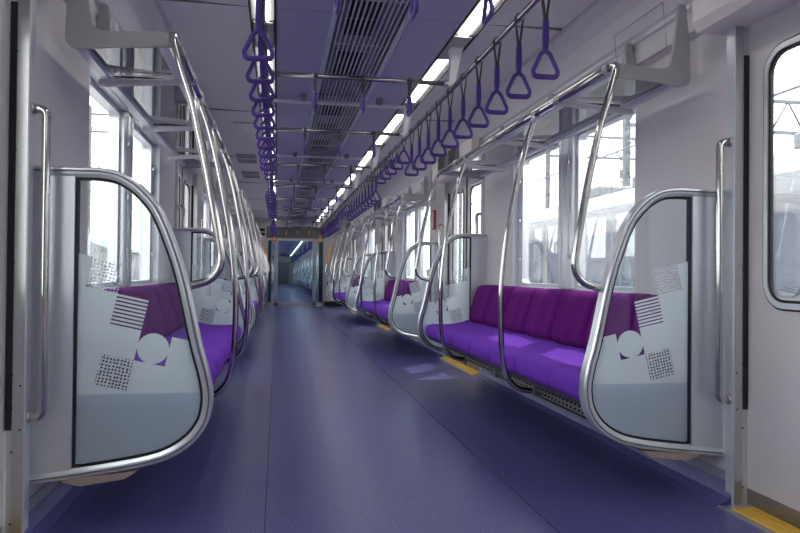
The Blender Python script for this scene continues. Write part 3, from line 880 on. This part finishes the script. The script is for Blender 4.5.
# white train on the next track
t = empty('neighbouring_train', (4.15, 0, 0), label='white commuter train standing on the next track outside the right windows', cat='train')
m = MB(); pr = [(0, -1.0), (-.03, .4), (0, 1.8), (.06, 2.0), (.25, 2.2), (.7, 2.36), (1.4, 2.42), (2.1, 2.36), (2.55, 2.2), (2.75, 2.0), (2.8, 1.8), (2.83, .4), (2.8, -1.0)]
m.prism(pr, 'y', 2.2, 15.6); m.prism(pr, 'y', -17, 1.8); m.build('train_body', 'trainwhite', t)
for y in [-12, -9.2, -6.8, -4, -1.2, 4.55, 5.75, 7.6, 8.95, 11.0, 11.95, 13.4]:
    w = {4.55: .45, 5.75: .28, 7.6: .45, 8.95: 1.0, 11.0: .3, 11.95: .3}.get(y, .7)
    m = MB(); m.prism(rrect(y-w, y+w, .86, 1.60, .08), 'x', -.045, .05); wo = m.build('train_window', 'trainglass', t)
    m = MB(); frame_yz(m, -.055, .02, rrect(y-w-.03, y+w+.03, .83, 1.63, .1), rrect(y-w, y+w, .86, 1.60, .08)); m.build('window_rim', 'midgrey', wo)
    if w > .6:
        m = MB(); m.box(-.058, -.04, y-.02, y+.02, .86, 1.6); m.build('window_bar', 'trainwhite', wo)
m = MB(); m.box(-.052, -.03, 6.0, 6.32, 1.58, 1.78); m.build('line_sign', 'teal', t)
m = MB()
for y in (3.5, 6, 9.5, 12): m.box(.9, 1.9, y-.7, y+.7, 2.38, 2.62, .05)
m.build('roof_unit', 'roof', t)
# overhead line masts
def mast(x, y, h, arm, label, cat='mast'):
    t = empty('overhead_line_mast', (x, y, -1.3), label=label, cat=cat, group='overhead line masts outside')
    m = MB(); m.box(-.07, .07, -.07, .07, 0, h)
    z = .5
    while z < h-.7: m.tube([(-.07, -.08, z), (.07, -.08, z+.5)], .02, 5); m.tube([(.07, -.08, z), (-.07, -.08, z+.5)], .02, 5); z += .6
    m.build('mast_post', 'mast', t)
    if arm:
        m = MB(); s = 1 if arm > 0 else -1; L = abs(arm)
        m.box(0, s*L, -.04, .04, h-1.2, h-1.12); m.box(0, s*L, -.04, .04, h-.4, h-.32)
        n = int(L/1.0)
        for k in range(n):
            a = s*L*k/n; b = s*L*(k+1)/n
            m.tube([(a, 0, h-1.16), ((a+b)/2, 0, h-.36), (b, 0, h-1.16)], .03, 5)
        m.build('truss_beam', 'mast', t)
        m = MB()
        for k in range(1, n, 2):
            a = s*L*k/n; m.tube([(a, 0, h-1.2), (a, 0, h-2.1)], .025, 5); m.box(a-.05, a+.05, -.05, .05, h-1.9, h-1.6); m.tube([(a, 0, h-2.1), (a+.7, 0, h-1.9)], .02, 5)
        m.build('insulator_hanger', 'mast', t)
    return t
mast(7.9, 15.6, 7.2, 9, 'lattice line mast rising behind the white train, nearest one on the right')
mast(9.5, 24.5, 8.0, 9, 'lattice line mast behind the white train, second one on the right')
mast(8.4, 33.0, 8.0, 0, 'lattice line mast behind the white train, farthest one on the right')
mast(-9.0, 33, 9.8, 8, 'lattice line mast far outside the left windows carrying a truss beam')
mast(-14.0, 30, 8.5, -8, 'outer lattice line mast seen through the left windows')
mast(-7.5, 56, 9.5, 0, 'distant line mast beyond the left buildings')
for i, (x, z) in enumerate(((6.2, 3.6), (6.2, 4.3), (9.6, 3.6), (-6.5, 3.7), (-6.5, 4.6), (-8.4, 4.0))):
    m = MB(); m.tube([(x, -30, z), (x, 20, z-.1), (x, 100, z)], .018, 5)
    side = 'right' if x > 0 else 'left'
    m.build('overhead_wire', 'mast', label=f'{["lower wire above the white train","upper wire above the white train","outermost wire on the right","lower wire outside the left windows","upper wire outside the left windows","outermost wire on the left"][i]}', cat='wire', group='overhead wires')
def building(x0, x1, y0, y1, h, label, roofed=True, col='conc'):
    t = empty('building', ((x0+x1)/2, (y0+y1)/2, -1.3), label=label, cat='building', group='buildings beside the line')
    hx, hy = (x1-x0)/2, (y1-y0)/2
    m = MB(); m.box(-hx, hx, -hy, hy, 0, h); m.build('walls', col, t)
    m = MB()
    if roofed: m.prism([(-hx-.3, h), (hx+.3, h), (0, h+hx*.35)], 'y', -hy-.3, hy+.3)
    else: m.box(-hx-.1, hx+.1, -hy-.1, hy+.1, h, h+.25)
    m.build('roof', 'roof', t)
    for k in range(int(hy*2/2.2)):
        for z in [1.2+2.4*q for q in range(max(1, int(h/2.6)))]:
            yy = -hy+.8+2.2*k
            sx = hx if x0 < 0 else -hx
            m = MB(); m.box(sx-.03, sx+.03, yy, yy+1.1, z, z+1.2); m.build('window', 'trainglass', t)
building(-26, -17, 20, 34, 2.6, 'low pale shed with a pitched roof outside the left windows')
building(-30, -20, 36, 60, 3.4, 'longer grey building farther off outside the left windows', False)
building(-24, -15, 64, 80, 4.2, 'pale distant building beyond the long grey one on the left', True)
m = MB(); m.box(-10.1, -10, -20, 90, -.2, .35)
pb = m.build('lineside_fence', 'purple', label='long dusky purple band along the fence outside the left windows', cat='fence')
m = MB(); m.box(-10.05, -10, -20, 90, -1.3, -.2); m.build('fence_base', 'conc', pb)

# ------------------------------------------------------------------ light
w = bpy.data.worlds.new('World'); bpy.context.scene.world = w; w.use_nodes = True
nt = w.node_tree; bg = nt.nodes['Background']
tc = nt.nodes.new('ShaderNodeTexCoord'); sx = nt.nodes.new('ShaderNodeSeparateXYZ'); rmp = nt.nodes.new('ShaderNodeValToRGB')
nt.links.new(tc.outputs['Generated'], sx.inputs[0]); nt.links.new(sx.outputs[2], rmp.inputs[0]); nt.links.new(rmp.outputs[0], bg.inputs[0])
rmp.color_ramp.elements[0].position = .0; rmp.color_ramp.elements[0].color = (1, 1, 1, 1)
rmp.color_ramp.elements[1].position = .7; rmp.color_ramp.elements[1].color = (.88, .94, 1, 1)
bg.inputs[1].default_value = 5.0
ld = bpy.data.lights.new('sun', 'SUN'); ld.energy = 5.5; ld.angle = math.radians(1.2); ld.color = (1, .96, .9)
sun = bpy.data.objects.new('sun', ld); C.objects.link(sun); sun.rotation_euler = Vector((.52, .50, 1.32)).to_track_quat('Z', 'Y').to_euler()

# ------------------------------------------------------------------ camera
F, YAW, PIT, ROL, CX = 684.0579, .1772, .0110, .0096, .5367
cam = bpy.data.cameras.new('camera'); co = bpy.data.objects.new('camera', cam); C.objects.link(co)
cam.sensor_fit = 'HORIZONTAL'; cam.sensor_width = 36; cam.lens = F/800*36; cam.clip_start = .05; cam.clip_end = 400
co.location = (-CX, 0, 1)
R = Matrix.Rotation(-YAW, 4, 'Z') @ Matrix.Rotation(PI/2+PIT, 4, 'X') @ Matrix.Rotation(ROL, 4, 'Z')
co.rotation_euler = R.to_euler()
bpy.context.scene.camera = co
sc = bpy.context.scene
sc.view_settings.view_transform = 'Standard'; sc.view_settings.look = 'None'; sc.view_settings.exposure = 0.12; sc.view_settings.gamma = 1
sc.cycles.max_bounces = 12; sc.cycles.transparent_max_bounces = 24; sc.cycles.diffuse_bounces = 6
sc.cycles.use_denoising = True
sc.cycles.sample_clamp_indirect = 8
